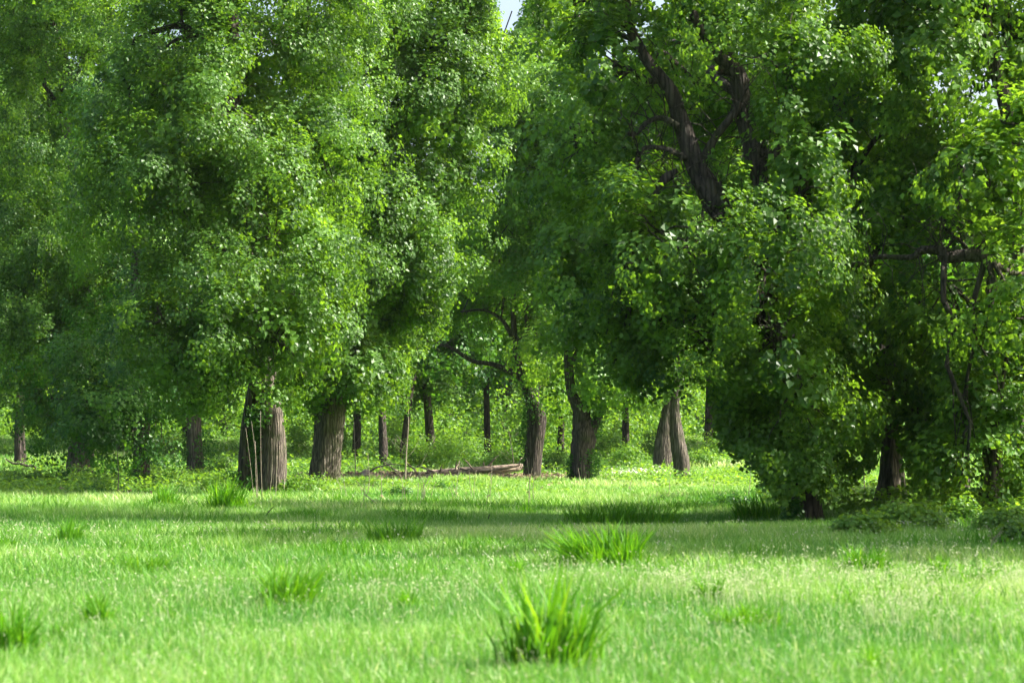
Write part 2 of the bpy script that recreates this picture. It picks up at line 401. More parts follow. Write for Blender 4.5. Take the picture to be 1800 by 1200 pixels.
def tree(name, label, base, trunk, masses, leaf=.115, lobe=1.15, clump=.44, per=36, mat='leaf', barkm='bark', limbs=(), ivy=None,
         group='cottonwoods at the edge of the meadow', seed=1, dens=1.0, D=None, upper=(), skip=(), extra=None, flare=1.1, fork=None, autolimbs=True):
    """trunk: (px, py, width px) from the ground up at the tree's own distance."""
    rng = np.random.default_rng(seed)
    g = ground_at(*base)
    if D is not None:
        x = (base[0] - 900) * D / F; g = np.array([x, D, ground_z(x, D)])
    D = g[1]; s = D / F
    root = empty(name, g); tag(root, label, 'tree', group)
    pts = [at(px, py, D) for px, py, w in trunk]; rad = [w * s / 2 for px, py, w in trunk]
    x0 = pts[0].copy(); x0[2] = g[2] - .25
    h1 = pts[0]; h1[2] = g[2] + .12
    pts = [x0, h1] + pts[1:]; rad = [rad[0] * flare, rad[0] * flare * .96] + rad[1:]
    t = Tubes(); t.tube(pts, rad, sides=34, ridge=.05, nsub=7, seed=seed)
    link('trunk', t.build('trunk', M[barkm], origin=g), root)
    nodes = list(zip(pts[-3:], rad[-3:])) or [(pts[-1], rad[-1])]
    for i, lb in enumerate(limbs):
        t = Tubes(); dd = lb[0]
        lp = [at(px, py, D + dd * (k / max(1, len(lb) - 2) if dd < 0 else 1)) if False else at(px, py, D + dd) for k, (px, py, w) in enumerate(lb[1:])]
        lr = [w * s / 2 for _, _, w in lb[1:]]
        nodes += list(zip(lp, lr))
        t.tube(lp, lr, sides=14, ridge=.05, nsub=5, seed=seed + i)
        for k in range(len(lp) - 1):               # side twigs
            for _ in range(4):
                f = rng.random(); a = lp[k] * f + lp[k + 1] * (1 - f)
                b = a + rng.normal(0, .6, 3) * np.array([1, .6, 1])
                pth = limb_path(a, b, .15, rng, 5)
                t.tube(pth, [min(.03, lr[k + 1] * .22) + .006, .016, .012, .008, .004], sides=5)
                for _ in range(3):
                    c = pth[rng.integers(1, 5)]; t.tube(limb_path(c, c + rng.normal(0, .28, 3), .1, rng, 4), [.009, .007, .005, .003], sides=4)
        link('branch', t.build('branch', M['bark_dark' if barkm != 'bark_pale' else 'bark'], origin=g), root)
    ms = [px_mass(m[0], m[1], m[2], m[3], D + (m[4] if len(m) > 4 else 0), m[5] if len(m) > 5 else 1.0) for m in masses]
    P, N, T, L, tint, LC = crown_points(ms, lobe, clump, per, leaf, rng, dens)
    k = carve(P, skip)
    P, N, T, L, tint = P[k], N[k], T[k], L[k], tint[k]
    k = P[:, 2] > ground_z(P[:, 0], P[:, 1]) + .25
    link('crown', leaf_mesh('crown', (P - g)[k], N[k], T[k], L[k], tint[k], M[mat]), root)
    if upper:
        um = [px_mass(m[0], m[1], m[2], m[3], D + m[4]) for m in upper]
        P, N, T, L, tint, _ = crown_points(um, 1.5, .6, 13, .24, rng, .36)
        link('crown', leaf_mesh('crown', P - g, N, T, L, tint, M[mat]), root)
    # limbs that carry the leaf masses
    if autolimbs:
        top = pts[-1]; prev = pts[-2]
        for (c, r) in ms:
            t = Tubes(); a, ra = min(nodes, key=lambda q: np.linalg.norm(q[0] - c) + (.8 if q[0][2] > c[2] else 0)); rr = min(.12, ra * .6)
            path = limb_path(a, c, .10, rng, 6)
            t.tube(path, np.linspace(rr, .03, 6), sides=9, ridge=.05, nsub=2)
            dist = np.linalg.norm((LC - c) / r, axis=1); sel = LC[dist < 1.15]
            if len(sel) > 14: sel = sel[rng.choice(len(sel), 14, replace=False)]
            sel = sel[carve(sel, skip)] if len(sel) else sel
            for q in sel:
                st = path[rng.integers(3, 6)]
                pth = limb_path(st, q, .08, rng, 5)
                if carve(pth, skip).all(): t.tube(pth, [.028, .022, .017, .012, .006], sides=5)
            link('branch', t.build('branch', M['bark_dark'], origin=g), root)
    if ivy:
        Pi = []
        for (px, py, rx, ry, n) in ivy:
            a = rng.uniform(0, 6.28, n); rr = np.sqrt(rng.random(n))
            q = np.array([at(px, py, D)]) + np.stack([np.cos(a) * rr * rx * s, rng.uniform(-1.1, .3, n) * rx * s, np.sin(a) * rr * ry * s], 1)
            q += rng.normal(0, .04, q.shape); Pi.append(q)
        Pi = np.concatenate(Pi); Pi = Pi[Pi[:, 2] > g[2]]; n = len(Pi)
        Ni = rng.normal(0, .6, (n, 3)) + np.array([0, -.8, .4]); Ti = rng.normal(0, .5, (n, 3)) + np.array([0, 0, -1])
        link('ivy', leaf_mesh('ivy', Pi - g, Ni, Ti, rng.uniform(.06, .12, n), rng.uniform(.2, .9, n), M['leaf_dark']), root)
    return root

# ------------------------------------------------------------------ the named trees
tree('cottonwood_tree', 'huge twin stemmed cottonwood with ivy between its stems, dry stalks before it', (460, 868),
     [(478, 868, 52), (480, 800, 48), (478, 740, 42), (470, 690, 40), (450, 560, 34), (425, 400, 30), (412, 200, 24), (410, 60, 20), (410, -40, 14)],
     [(430, 140, 165, 180), (300, 330, 150, 150, -3), (480, 420, 140, 150, -3), (400, 560, 150, 105, -4.5), (500, 610, 85, 80, -4), (310, 620, 110, 90, -3),
      (330, -60, 200, 160), (540, -40, 160, 150, 1), (230, 180, 130, 140, 0), (430, 330, 130, 120, 4), (560, 250, 100, 120, 0), (560, 90, 120, 110, 5), (330, 60, 120, 100, 6), (600, 15, 120, 90, 8), (530, 130, 100, 80, 7), (440, 655, 110, 48, -3), (530, 520, 80, 90, -2), (360, 200, 120, 120, -3)],
     limbs=[(0, (432, 872, 30), (433, 800, 27), (437, 735, 22), (445, 680, 18), (455, 620, 12)),
            (0, (410, 110, 16), (330, 50, 12), (285, 52, 10), (245, 68, 9), (215, 92, 6)), (-.3, (345, 62, 8), (310, 70, 6), (290, 84, 4)),
            (0, (322, 60, 7), (318, 20, 6), (316, -20, 5)),
            (0, (410, 90, 16), (411, 40, 15), (409, -30, 13)), (-2.5, (400, 445, 8), (375, 432, 7), (345, 415, 4)),
            (-4, (278, 540, 7), (282, 562, 6), (262, 572, 3)), (-1, (500, 285, 12), (498, 262, 9), (490, 245, 5))],
     ivy=[(449, 800, 13, 75, 2600), (455, 730, 25, 22, 700), (415, 850, 25, 25, 500), (500, 860, 20, 18, 300)], seed=21)
tree('cottonwood_tree', 'stout cottonwood leaning right with pale dead vines on its bark', (571, 846),
     [(569, 846, 52), (573, 800, 50), (581, 740, 50), (588, 700, 46), (600, 560, 36), (620, 380, 28), (640, 200, 20)],
     [(680, 250, 150, 160), (740, 400, 90, 120), (655, 545, 80, 110), (640, 640, 72, 72, -2), (610, 430, 110, 130, -2), (690, 90, 150, 140),
      (790, 200, 75, 130, -1), (700, -60, 150, 130), (740, 500, 60, 80, 0), (820, 60, 50, 100), (560, 600, 90, 90, 0), (640, 660, 80, 52, -1), (575, 665, 60, 42, -2), (770, 320, 70, 100, 0)],
     barkm='bark_pale', seed=22, leaf=.13)
tree('cottonwood_tree', 'broad grey trunked cottonwood beside the crooked fallen branch', (140, 843),
     [(140, 843, 48), (142, 800, 46), (150, 740, 40), (150, 600, 32), (140, 400, 26), (120, 200, 18)],
     [(100, 200, 160, 170), (60, 440, 140, 150), (30, 560, 120, 110, -2), (120, 680, 90, 80, -2), (165, 600, 130, 120, -3), (60, 660, 100, 80, -1), (20, 60, 100, 100, 4), (60, -50, 200, 160), (215, 420, 120, 150, -2), (180, 50, 120, 130)],
     barkm='bark_pale', seed=23)
tree('cottonwood_tree', 'slim dark cottonwood under drooping low leaves, right of the grey trunk', (247, 848),
     [(247, 848, 30), (249, 790, 28), (250, 720, 24), (240, 560, 20), (240, 400, 14)],
     [(215, 700, 95, 90, -4), (180, 755, 75, 62, -5), (250, 770, 55, 50, -5), (260, 560, 100, 110), (90, 700, 70, 50, -3), (240, 250, 100, 120, 3)],
     mat='leaf_dark', barkm='bark_dark', seed=24)
tree('cottonwood_tree', 'narrow reddish trunk cottonwood just left of the huge twin stemmed one', (345, 845),
     [(346, 845, 30), (343, 800, 27), (341, 750, 24), (345, 650, 20), (350, 500, 14)],
     [(330, 610, 90, 90, 0), (300, 480, 90, 110, 2), (385, 655, 50, 50, 1), (350, 300, 110, 130, 3)], barkm='bark', seed=25,
     ivy=[(362, 800, 22, 45, 900), (325, 800, 12, 40, 300)])
tree('cottonwood_tree', 'ivy clad cottonwood in the clearing with one long limb arching left', (936, 842),
     [(934, 842, 30), (938, 790, 32), (943, 735, 36), (930, 690, 22), (915, 650, 14), (905, 600, 11), (902, 520, 9), (905, 420, 7)],
     [(905, 300, 110, 120), (935, 210, 90, 120, -5), (890, 400, 90, 80, -5), (870, 250, 90, 100, -3), (860, 170, 85, 110), (860, 420, 85, 70, 3), (950, 480, 70, 90, 2), (970, 120, 80, 100, 1), (985, 30, 60, 60, 2), (960, 620, 48, 70, 2),
      (820, 520, 60, 50, 4), (880, 545, 70, 46, 4), (880, 90, 60, 60, 2), (945, 590, 40, 60, -1), (955, 680, 34, 40, 1), (870, 470, 90, 50, 0), (900, 20, 60, 50, 3)],
     limbs=[(0, (918, 665, 13), (895, 652, 11), (865, 640, 9), (830, 634, 8), (790, 610, 6), (750, 600, 4)),
            (0, (900, 590, 10), (880, 560, 6), (850, 545, 5), (810, 548, 4)),
            (0, (945, 735, 16), (942, 690, 12), (935, 640, 10), (926, 560, 8), (920, 500, 6), (880, 455, 5))],
     ivy=[(925, 775, 12, 55, 900), (940, 720, 20, 25, 500), (932, 680, 16, 40, 600)], leaf=.14, lobe=1.2, seed=26, barkm='bark_dark', mat='leaf_bright', skip=(0,))  # lighter leaf colour makes this dark crown look lit
tree('cottonwood_tree', 'cottonwood forking low into a V, leafy vines round its foot', (1020, 848),
     [(1021, 848, 38), (1022, 800, 40), (1027, 760, 44), (1018, 720, 24), (1005, 690, 18), (1000, 640, 16), (1000, 540, 12)],
     [(1035, 635, 75, 75, -3), (1010, 430, 75, 120), (1085, 560, 80, 100), (980, 560, 40, 70, -2), (1000, 220, 80, 120, 1), (1080, 660, 60, 50, 0), (950, 300, 60, 110, 0)],
     limbs=[(0, (1032, 775, 22), (1048, 740, 17), (1060, 715, 12), (1075, 690, 9)), (0, (1025, 765, 26), (1028, 730, 20), (1035, 690, 14))],
     ivy=[(1035, 815, 20, 28, 900), (1008, 820, 12, 26, 500), (1050, 740, 12, 30, 300)], mat='leaf', leaf=.14, seed=27, barkm='bark_dark')
tree('cottonwood_tree', 'cottonwood standing behind the crossed leaning trunk, left of it', (1166, 824),
     [(1165, 824, 32), (1166, 790, 30), (1170, 750, 24), (1180, 690, 18), (1190, 600, 12)],
     [(1130, 620, 80, 60, 0), (1200, 560, 90, 90), (1120, 670, 50, 32, 0), (1230, 480, 90, 110, 0), (1150, 350, 100, 120, 0)], seed=28, leaf=.15, mat='leaf_bright')
tree('cottonwood_tree', 'leaning bare trunk cottonwood alone on open grass right of the V fork', (1200, 848),
     [(1202, 848, 25), (1196, 800, 26), (1189, 760, 23), (1186, 720, 16), (1189, 680, 12), (1190, 600, 9)],
     [(1180, 640, 60, 50, 0), (1210, 560, 80, 80, 0), (1150, 480, 80, 90, 0), (1250, 350, 90, 110), (1280, 150, 140, 150), (1180, 240, 110, 120), (1220, 10, 110, 80)], seed=29, barkm='bark', leaf=.13)
tree('cottonwood_tree', 'nearest cottonwood, short dark foot almost hidden by leaves reaching the grass', (1418, 922),
     [(1418, 922, 54), (1416, 880, 50), (1412, 800, 46), (1395, 700, 42), (1360, 560, 40), (1300, 420, 40), (1250, 350, 42)],
     [(1090, 480, 115, 130), (1320, 540, 150, 130), (1395, 700, 118, 100, 1.5), (1420, 810, 95, 75, 1), (1010, 260, 62, 120, 1), (1070, 120, 100, 120), (1010, 10, 60, 60, 2), (1000, 90, 70, 70, 4), (1250, -40, 170, 110),
      (1420, 330, 100, 120, -1), (1180, 440, 120, 90, -2), (1250, 620, 100, 85, 0), (1340, 660, 90, 80, 0), (1160, 560, 80, 70), (1330, 770, 60, 45, 0), (1120, 300, 70, 90, 3), (1335, 470, 110, 90, -3), (1370, 600, 100, 90, -2.5), (1385, 700, 90, 80, -1.5), (1250, 110, 150, 130, 12), (1180, 250, 120, 130, 14), (1330, 280, 120, 140, 12), (1425, 830, 60, 62, -.8), (1400, 860, 40, 40, -.8),
      (1380, 120, 90, 110, -1), (1480, 780, 60, 60, 2), (1080, 640, 45, 45, 0)],
     limbs=[(0, (1262, 365, 44), (1240, 325, 40), (1222, 290, 34), (1205, 240, 32), (1192, 200, 28), (1178, 160, 26), (1140, 110, 20), (1116, 70, 20), (1104, 30, 17), (1100, -30, 13)),
            (0, (1232, 290, 18), (1255, 245, 14), (1290, 200, 13), (1300, 180, 12)),
            (.2, (1350, 420, 34), (1338, 330, 30), (1326, 270, 34), (1308, 220, 24), (1302, 170, 32), (1296, 130, 30), (1265, 100, 24), (1240, 65, 17), (1220, 30, 16), (1212, -20, 14)),
            (-.2, (1192, 222, 12), (1165, 208, 10), (1140, 214, 9), (1115, 236, 9), (1095, 232, 5)),
            (-.2, (1205, 278, 12), (1170, 262, 9), (1135, 260, 8), (1122, 275, 8), (1118, 290, 9)),
            (-.2, (1190, 300, 9), (1172, 312, 16), (1155, 335, 9), (1142, 370, 8), (1138, 395, 5)),
            (.1, (1328, 268, 20), (1350, 272, 18), (1364, 270, 14), (1375, 220, 6), (1382, 190, 4)),
            (-.1, (1250, 345, 18), (1262, 325, 15), (1275, 360, 10), (1292, 395, 7))],
     leaf=.10, lobe=.8, clump=.34, per=34, barkm='bark_dark', seed=30, mat='leaf',
     upper=[(1180, -330, 230, 170, 0), (1350, -560, 230, 190, 1), (1200, -800, 200, 180, 0), (1400, -250, 150, 130, 1)])
tree('cottonwood_tree', 'tapering cottonwood trunk laced with pale dead vines among low leaves', (1566, 897),
     [(1566, 897, 60), (1568, 850, 48), (1566, 790, 34), (1564, 740, 28), (1550, 640, 26), (1520, 500, 24), (1500, 300, 20)],
     [(1500, 450, 120, 150), (1530, 640, 80, 90, 1.5), (1460, 170, 130, 150), (1440, 110, 120, 130, 6), (1530, 240, 120, 130, 7), (1390, 20, 110, 90, 5), (1610, 360, 100, 130), (1600, 200, 100, 120, -1), (1510, -40, 150, 110), (1620, 560, 90, 110, -1),
      (1610, 740, 60, 90, -1), (1500, 720, 60, 60, 1), (1650, 800, 55, 62, -2)],
     leaf=.11, lobe=.95, clump=.36, per=32, seed=31, barkm='bark_pale', mat='leaf')
tree('cottonwood_tree', 'thick cottonwood at the right edge carrying a bare broken limb', (1742, 902),
     [(1742, 902, 42), (1744, 850, 38), (1746, 780, 34), (1755, 640, 28), (1785, 480, 26), (1795, 400, 28), (1788, 300, 30), (1772, 200, 28), (1745, 100, 22), (1728, 0, 18), (1722, -60, 12)],
     [(1700, 600, 105, 130, 0), (1790, 640, 90, 120, -1), (1700, 750, 85, 75, -2), (1770, 790, 75, 70, -2), (1700, 320, 110, 110, 1), (1640, 60, 140, 130, 0), (1800, 60, 110, 140, 1),
      (1790, 480, 100, 110, 3), (1850, 300, 90, 150, 1), (1790, 220, 60, 70, -2.5), (1800, 560, 60, 90, -3), (1740, 330, 50, 60, -3), (1720, -80, 160, 100), (1690, 835, 42, 36, -2.5), (1880, 600, 90, 160, 0)],
     limbs=[(-2.5, (1732, 450, 20), (1700, 448, 22), (1660, 452, 20), (1655, 440, 17), (1620, 440, 13), (1600, 452, 9), (1540, 452, 8), (1500, 465, 7), (1460, 458, 5)),
            (-2.5, (1700, 438, 8), (1685, 420, 6), (1660, 400, 4), (1655, 380, 3)),
            (-1, (1700, 250, 5), (1693, 300, 7), (1688, 340, 7), (1680, 375, 5), (1655, 390, 4))],
     leaf=.11, lobe=.95, clump=.36, per=32, seed=32, mat='leaf', barkm='bark',
     upper=[(1800, -560, 200, 180, 0), (1760, -800, 160, 150, 0)])
tree('cottonwood_tree', 'shadowed cottonwood trunk between the vine laced trunk and the right edge trunk', (1690, 882),
     [(1690, 882, 34), (1690, 800, 28), (1694, 740, 26), (1700, 600, 18)],
     [(1680, 680, 90, 70, 0), (1740, 560, 100, 100), (1640, 500, 80, 120, 0)], leaf=.12, lobe=1.0, seed=33, barkm='bark_dark', mat='leaf_dark')
tree('cottonwood_tree', 'dark cottonwood on the bank at the left edge behind the crooked branch', (38, 783),
     [(36, 783, 20), (34, 740, 16), (36, 680, 14), (40, 560, 10)],
     [(20, 620, 80, 60), (50, 500, 90, 90), (40, 200, 120, 120), (-20, 300, 120, 120), (90, 80, 120, 100), (-40, 660, 60, 70), (0, 380, 100, 120)], seed=34, leaf=.17, lobe=1.4, clump=.5, barkm='bark_dark', D=135)
# neighbours that stand just outside the picture and close the row
tree('cottonwood_tree', 'cottonwood past the right edge whose outer leaves reach into the picture', (1985, 900),
     [(1985, 900, 60), (1980, 780, 50), (1975, 600, 40), (1970, 300, 30)],
     [(1980, 560, 130, 140), (1960, 350, 120, 150), (2000, 120, 170, 150), (2080, 420, 150, 180), (1980, -80, 150, 90)], seed=35, leaf=.15, D=62, dens=.8)



# ------------------------------------------------------------------ wood behind
def generic_tree(seed, H, R, leaf, mat, low=.16):
    rng = np.random.default_rng(seed)
    ms = []
    for i in range(13):
        z = rng.uniform(low + .12, .9); a = rng.uniform(0, 6.28)
        rad = R * (1 - abs(z - .5) * 1.1) * .55
        ms.append((np.array([math.cos(a) * rad, math.sin(a) * rad, z * H]), np.array([R * .42, R * .42, H * .12]) * rng.uniform(.8, 1.25)))
    ms.append((np.array([0, 0, H * .55]), np.array([R * .5, R * .5, H * .28])))
    P, N, T, L, tint, LC = crown_points(ms, 1.5, .6, 20, leaf, rng, .8)
    crown = leaf_mesh('crown', P, N, T, L, tint, M[mat])
    t = Tubes()
    lean = rng.normal(0, .4, 2)
    pts = [np.array([0, 0, -.4]), np.array([0, 0, .3]), np.array([lean[0] * .3, lean[1] * .3, H * .15]), np.array([lean[0], lean[1], H * .4]), np.array([lean[0] * 1.5, lean[1] * 2, H * .8])]
    t.tube(pts, [.42, .34, .27, .2, .06], sides=20, ridge=.05, nsub=5, seed=seed)
    trunk = t.build('trunk', M['bark_dark'])
    brs = []
    for c, r in ms[:7]:
        b = Tubes(); b.tube(limb_path(pts[2] * .5 + pts[3] * .5, c, .06, rng, 5), [.2, .15, .11, .08, .04], sides=7, nsub=2)
        brs.append(b.build('branch', M['bark_dark']))
    return crown, trunk, brs
protos = [generic_tree(101, 20, 6.0, .24, 'leaf', .24), generic_tree(102, 22, 6.5, .24, 'leaf_bright', .24), generic_tree(103, 18, 5.5, .24, 'leaf_dark', .22), generic_tree(104, 24, 6.5, .25, 'leaf', .12)]
def wood_tree(k, x, D, sc, rot, label, group):
    crown, trunk, brs = protos[k]
    z = float(ground_z(x, D))
    r = empty('woodland_tree', (x, D, z)); r.scale = (sc, sc, sc); r.rotation_euler = (0, 0, rot); tag(r, label, 'tree', group)
    link('trunk', trunk, r); link('crown', crown, r)
    for b in brs: link('branch', b, r)
mid = [(627, 150, 2, .8, 'thin straight trunk in the back wood right behind the leaning stout trunk'),
       (675, 142, 0, .85, 'hazy trunk in the back wood between two slimmer ones, left side of clearing'),
       (708, 148, 3, .75, 'slim hazy trunk in the back wood beside dry twigs, left side of clearing'),
       (758, 150, 2, 1.0, 'darkest trunk in the back wood, rising above the bushes of the clearing'),
       (858, 165, 1, .8, 'thin brownish trunk in the back wood behind the fallen log'),
       (560, 160, 1, 1.0, None), (480, 150, 0, .9, None), (210, 150, 3, .95, None), (90, 165, 1, 1.0, None), (-60, 150, 0, 1, None), (330, 165, 2, 1.0, None),
       (985, 172, 1, .8, 'pale green tree far behind the V forked cottonwood'), (1100, 165, 1, .8, 'sunlit tree far behind the trampled brush, between fork and crossed trunks'),
       (1245, 158, 1, .95, 'bright sunlit tree closing the open grass right of the crossed trunks'), (1350, 150, 0, .95, None), 
       (1520, 150, 0, .85, None), (1660, 160, 1, .9, None), (1790, 155, 0, .9, None)]
for i, (px, D, k, sc, lb) in enumerate(mid):
    wood_tree(k, (px - 900) * D / F, D, sc, random.uniform(0, 6.28), lb or 'dim tree of the back row glimpsed through gaps between nearer crowns',
              'trees of the wood behind the clearing' if lb else 'dim back row trees seen through the leaves')
for k, x, D, sc in ((3, 19.5, 36, .8), (1, 18.0, 43.5, .95), (3, -18.5, 62, 1.0)):
    wood_tree(k, x, D, sc, x, 'tree beyond the picture edge that throws the shaded band over the meadow', 'trees beyond the picture edge')
for i in range(17):
    px = -350 + i * 155 + random.uniform(-40, 40); D = random.uniform(195, 235)
    wood_tree([0, 1, 3, 2][i % 4], (px - 900) * D / F, D, random.uniform(.7, .85), random.uniform(0, 6.28),
              'faint far tree closing the view behind the back row', 'far trees closing the view')

# ------------------------------------------------------------------ bushes and ground cover
def shrub(name, label, px, py, w, h, n, mat, cat='shrub', leaf=.09, seed=0, group=None, sticks=6):
    rng = np.random.default_rng(seed + int(px)); g = ground_at(px, py); s = g[1] / F
    root = empty(name, g); tag(root, label, cat, group)
    W, H = w * s / 2, h * s
    nc = max(12, int(n / 16)); d = norm(rng.normal(size=(nc, 3)) + np.array([0, 0, .3])); d[:, 2] = np.abs(d[:, 2])
    C = d * np.array([W, W * .8, H * .85]) * rng.uniform(.45, 1.05, (nc, 1)); C[:, 2] += .04
    idx = np.repeat(np.arange(nc), 16); q = norm(rng.normal(size=(len(idx), 3)))
    cs = .13 * (W + H)
    P = C[idx] + q * cs * rng.uniform(.3, 1.1, (len(idx), 1)); P[:, 2] = np.maximum(P[:, 2], .03)
    N = d[idx] * .6 + q * .5 + np.array([0, 0, .5]) + rng.normal(0, .4, q.shape); T = rng.normal(0, 1, q.shape) + np.array([0, 0, -.2])
    link('foliage', leaf_mesh('foliage', P, N, T, leaf * rng.uniform(.7, 1.3, len(P)), np.clip(rng.normal(.5, .15, nc)[idx] + rng.normal(0, .1, len(P)), 0, 1), M[mat]), root)
    t = Tubes()
    for _ in range(sticks):
        e = C[rng.integers(nc)] * rng.uniform(.9, 1.25)
        t.tube(limb_path(np.array([rng.normal(0, .1), rng.normal(0, .1), -.05]), e, .1, rng, 4), [.022, .016, .011, .005], sides=5)
    link('stem', t.build('stem', M['twig']), root)
    return root
SHR = [
 (385, 868, 90, 32, 1500, 'leaf_bright', 'low bright green bush at the left foot of the twin stemmed tree'),
 (540, 872, 110, 42, 2200, 'leaf_bright', 'leafy bush between the twin stemmed tree and the leaning stout trunk'),
 (278, 835, 40, 40, 900, 'leaf_dark', 'small dark bush right of the slim dark trunk under drooping leaves'),
 (245, 852, 60, 22, 700, 'leaf_dark', 'low dark bush at the foot of the slim dark trunk'),
 (390, 838, 46, 50, 900, 'leaf', 'upright bush behind the narrow reddish trunk and the twin stems'),
 (780, 868, 60, 22, 700, 'leaf_dark', 'small dark mound of leaves in the grass before the fallen log'),
 (700, 875, 60, 22, 700, 'leaf_dark', 'small dark mound of leaves left of the one before the log'),
 (800, 815, 130, 75, 3600, 'leaf_bright', 'large pale bush in the middle of the clearing behind the log'),
 (880, 822, 100, 34, 2200, 'leaf_bright', 'rounded vine covered mound behind the fallen log'),
 (735, 822, 70, 60, 1800, 'leaf', 'hazy bush behind dry twigs at the left of the clearing'),
 (690, 800, 60, 75, 1600, 'leaf_bright', 'tall bush on the bank at the left of the clearing'),
 (975, 822, 60, 34, 1100, 'leaf', 'bush between the limb arching trunk and the V forked trunk'),
 (1100, 822, 90, 50, 2000, 'leaf_bright', 'sunlit bush between the V forked trunk and the crossed trunks'),
 (1070, 800, 60, 60, 1500, 'leaf_bright', 'bush on the rise right behind the V forked trunk'),
 (1150, 800, 60, 60, 1200, 'leaf', 'bush left behind the crossed trunks'),
 (1235, 818, 70, 30, 1200, 'leaf_bright', 'low bright bush right of the leaning bare trunk'),
 (1280, 800, 100, 60, 1800, 'leaf_bright', 'light green bush on the far rise right of the leaning bare trunk'),
 (1350, 872, 60, 26, 700, 'leaf_dark', 'dark leaf mound in the grass left of the nearest cottonwood'),
 (1290, 890, 90, 20, 900, 'leaf_dark', 'wide flat dark leaf mound in the grass right of the tall grass bank'),
 (1600, 940, 150, 60, 3600, 'leaf_bright', 'bright creeper mound below the vine laced trunk'),  # creepers here lie in shade; lighter leaf colour replaces the missing sun
 (1690, 930, 70, 62, 2000, 'leaf_bright', 'bright leafy sprout under low leaves near the right edge'),
 (1520, 948, 130, 44, 2600, 'leaf_bright', 'low creeper mound right of the nearest cottonwood'),
 (1765, 945, 120, 56, 3000, 'leaf_bright', 'bright creeper patch at the foot of the right edge trunk'),
 (1790, 962, 90, 42, 1600, 'leaf', 'dark brushy mound in the grass at the right edge'),
 (1396, 925, 40, 52, 1300, 'leaf_dark', 'dark creeper round the foot of the nearest cottonwood'),
 (1800, 870, 70, 60, 1400, 'leaf', 'bush behind the right edge trunk'),
 (1640, 880, 70, 50, 1400, 'leaf', 'bush between the vine laced trunk and the shadowed trunk'),
 (1480, 880, 70, 60, 1400, 'leaf', 'bush behind the nearest cottonwood on its right'),
 (60, 858, 160, 26, 2000, 'leaf', 'long low creeper bank at the left edge under the crooked branch'),
 (170, 872, 120, 20, 1100, 'leaf_dark', 'flat shadowed creeper patch before the broad grey trunk'),
 (640, 862, 80, 26, 1000, 'leaf', 'low tangle of leaves right of the leaning stout trunk'),
 (590, 800, 50, 70, 1300, 'leaf_bright', 'sunlit bush behind the leaning stout trunk'),
 (525, 800, 46, 80, 1300, 'leaf_bright', 'sunlit bush seen between the twin stems and the stout trunk'),
 (300, 800, 70, 40, 1000, 'leaf_bright', 'sunlit bush on the bank between two dark trunks'),
 (450, 800, 60, 80, 1200, 'leaf', 'bush behind the twin stemmed tree'),
 (10, 800, 80, 26, 900, 'leaf', 'hedge like bush on the bank at the left edge'),
]
for (px, py, w, h, n, m, lb) in SHR:
    shrub('bush', lb, px, py, w, h, n, m, seed=3, group='bushes and creeper mounds', leaf=.075 if py > 860 else .12)

def thicket(name, label, D0, D1, h0, h1, n, leaf, mat, cat, top=None, seed=0):
    rng = np.random.default_rng(seed)
    nc = n // 26; D = rng.uniform(D0, D1, nc); x = rng.uniform(-1, 1, nc) * (D * .30 + 4)
    H = h0 + (h1 - h0) * (.5 + .5 * wob(x, D, 3.5, 2)) ; z = ground_z(x, D) + H * rng.random(nc) ** .8
    C = np.stack([x, D, z], 1); idx = np.repeat(np.arange(nc), 26)
    q = norm(rng.normal(size=(len(idx), 3)))
    P = C[idx] + q * leaf * 3.4 * rng.uniform(.3, 1.1, (len(idx), 1)); P[:, 2] = np.maximum(P[:, 2], ground_z(P[:, 0], P[:, 1]))
    N = q + np.array([0, 0, .5]) + rng.normal(0, .4, q.shape); T = rng.normal(0, 1, q.shape)
    o = link(name, leaf_mesh(name, P, N, T, leaf * rng.uniform(.7, 1.3, len(P)), np.clip(rng.normal(.5, .16, nc)[idx] + rng.normal(0, .1, len(P)), 0, 1), M[mat]))
    tag(o, label, cat, kind='stuff')
thicket('understory', 'tangle of young trees and scrub filling the wood behind the clearing', 168, 205, 2, 7, 90000, .24, 'leaf_bright', 'undergrowth')
thicket('distant_wood', 'far off wood closing the view as one green mass', 238, 262, 11, 20, 110000, .62, 'leaf', 'wood', seed=4)

def cover():
    rng = np.random.default_rng(9); Ps = []
    for (x0, x1, y0, y1, n) in [(-22, -6, 74, 106, 30000), (6.5, 15, 48, 66, 24000), (-9, 2, 82, 112, 26000), (3, 16, 86, 120, 18000), (-26, 26, 120, 170, 26000)]:
        x = rng.uniform(x0, x1, n); y = rng.uniform(y0, y1, n)
        k = (wob(x, y, 1.3, 2) + .35 * wob(x, y, .5, 5) > .12) & ~((np.abs(x + 2.5) < 6) & (y > 98) & (y < 123))
        x, y = x[k], y[k]; Ps.append(np.stack([x, y, ground_z(x, y) + rng.uniform(.08, .34, len(x)) * np.where((y > 80) & (y < 125) & (x > -9) & (x < 4), .55, 1.2 + 1.0 * wob(x, y, 1.3, 2))], 1))
    P = np.concatenate(Ps); n = len(P)
    N = rng.normal(0, .45, (n, 3)) + np.array([0, 0, 1]); T = rng.normal(0, 1, (n, 3))
    L = np.where(P[:, 1] > 118, .2, .11) * rng.uniform(.7, 1.3, n)
    o = link('ground_cover', leaf_mesh('ground_cover', P, N, T, L, np.clip(rng.normal(.55, .2, n), 0, 1), M['leaf_bright']))
    tag(o, 'creeping leafy ground cover spreading through the grass under the trees', 'ground cover', kind='stuff')
cover()

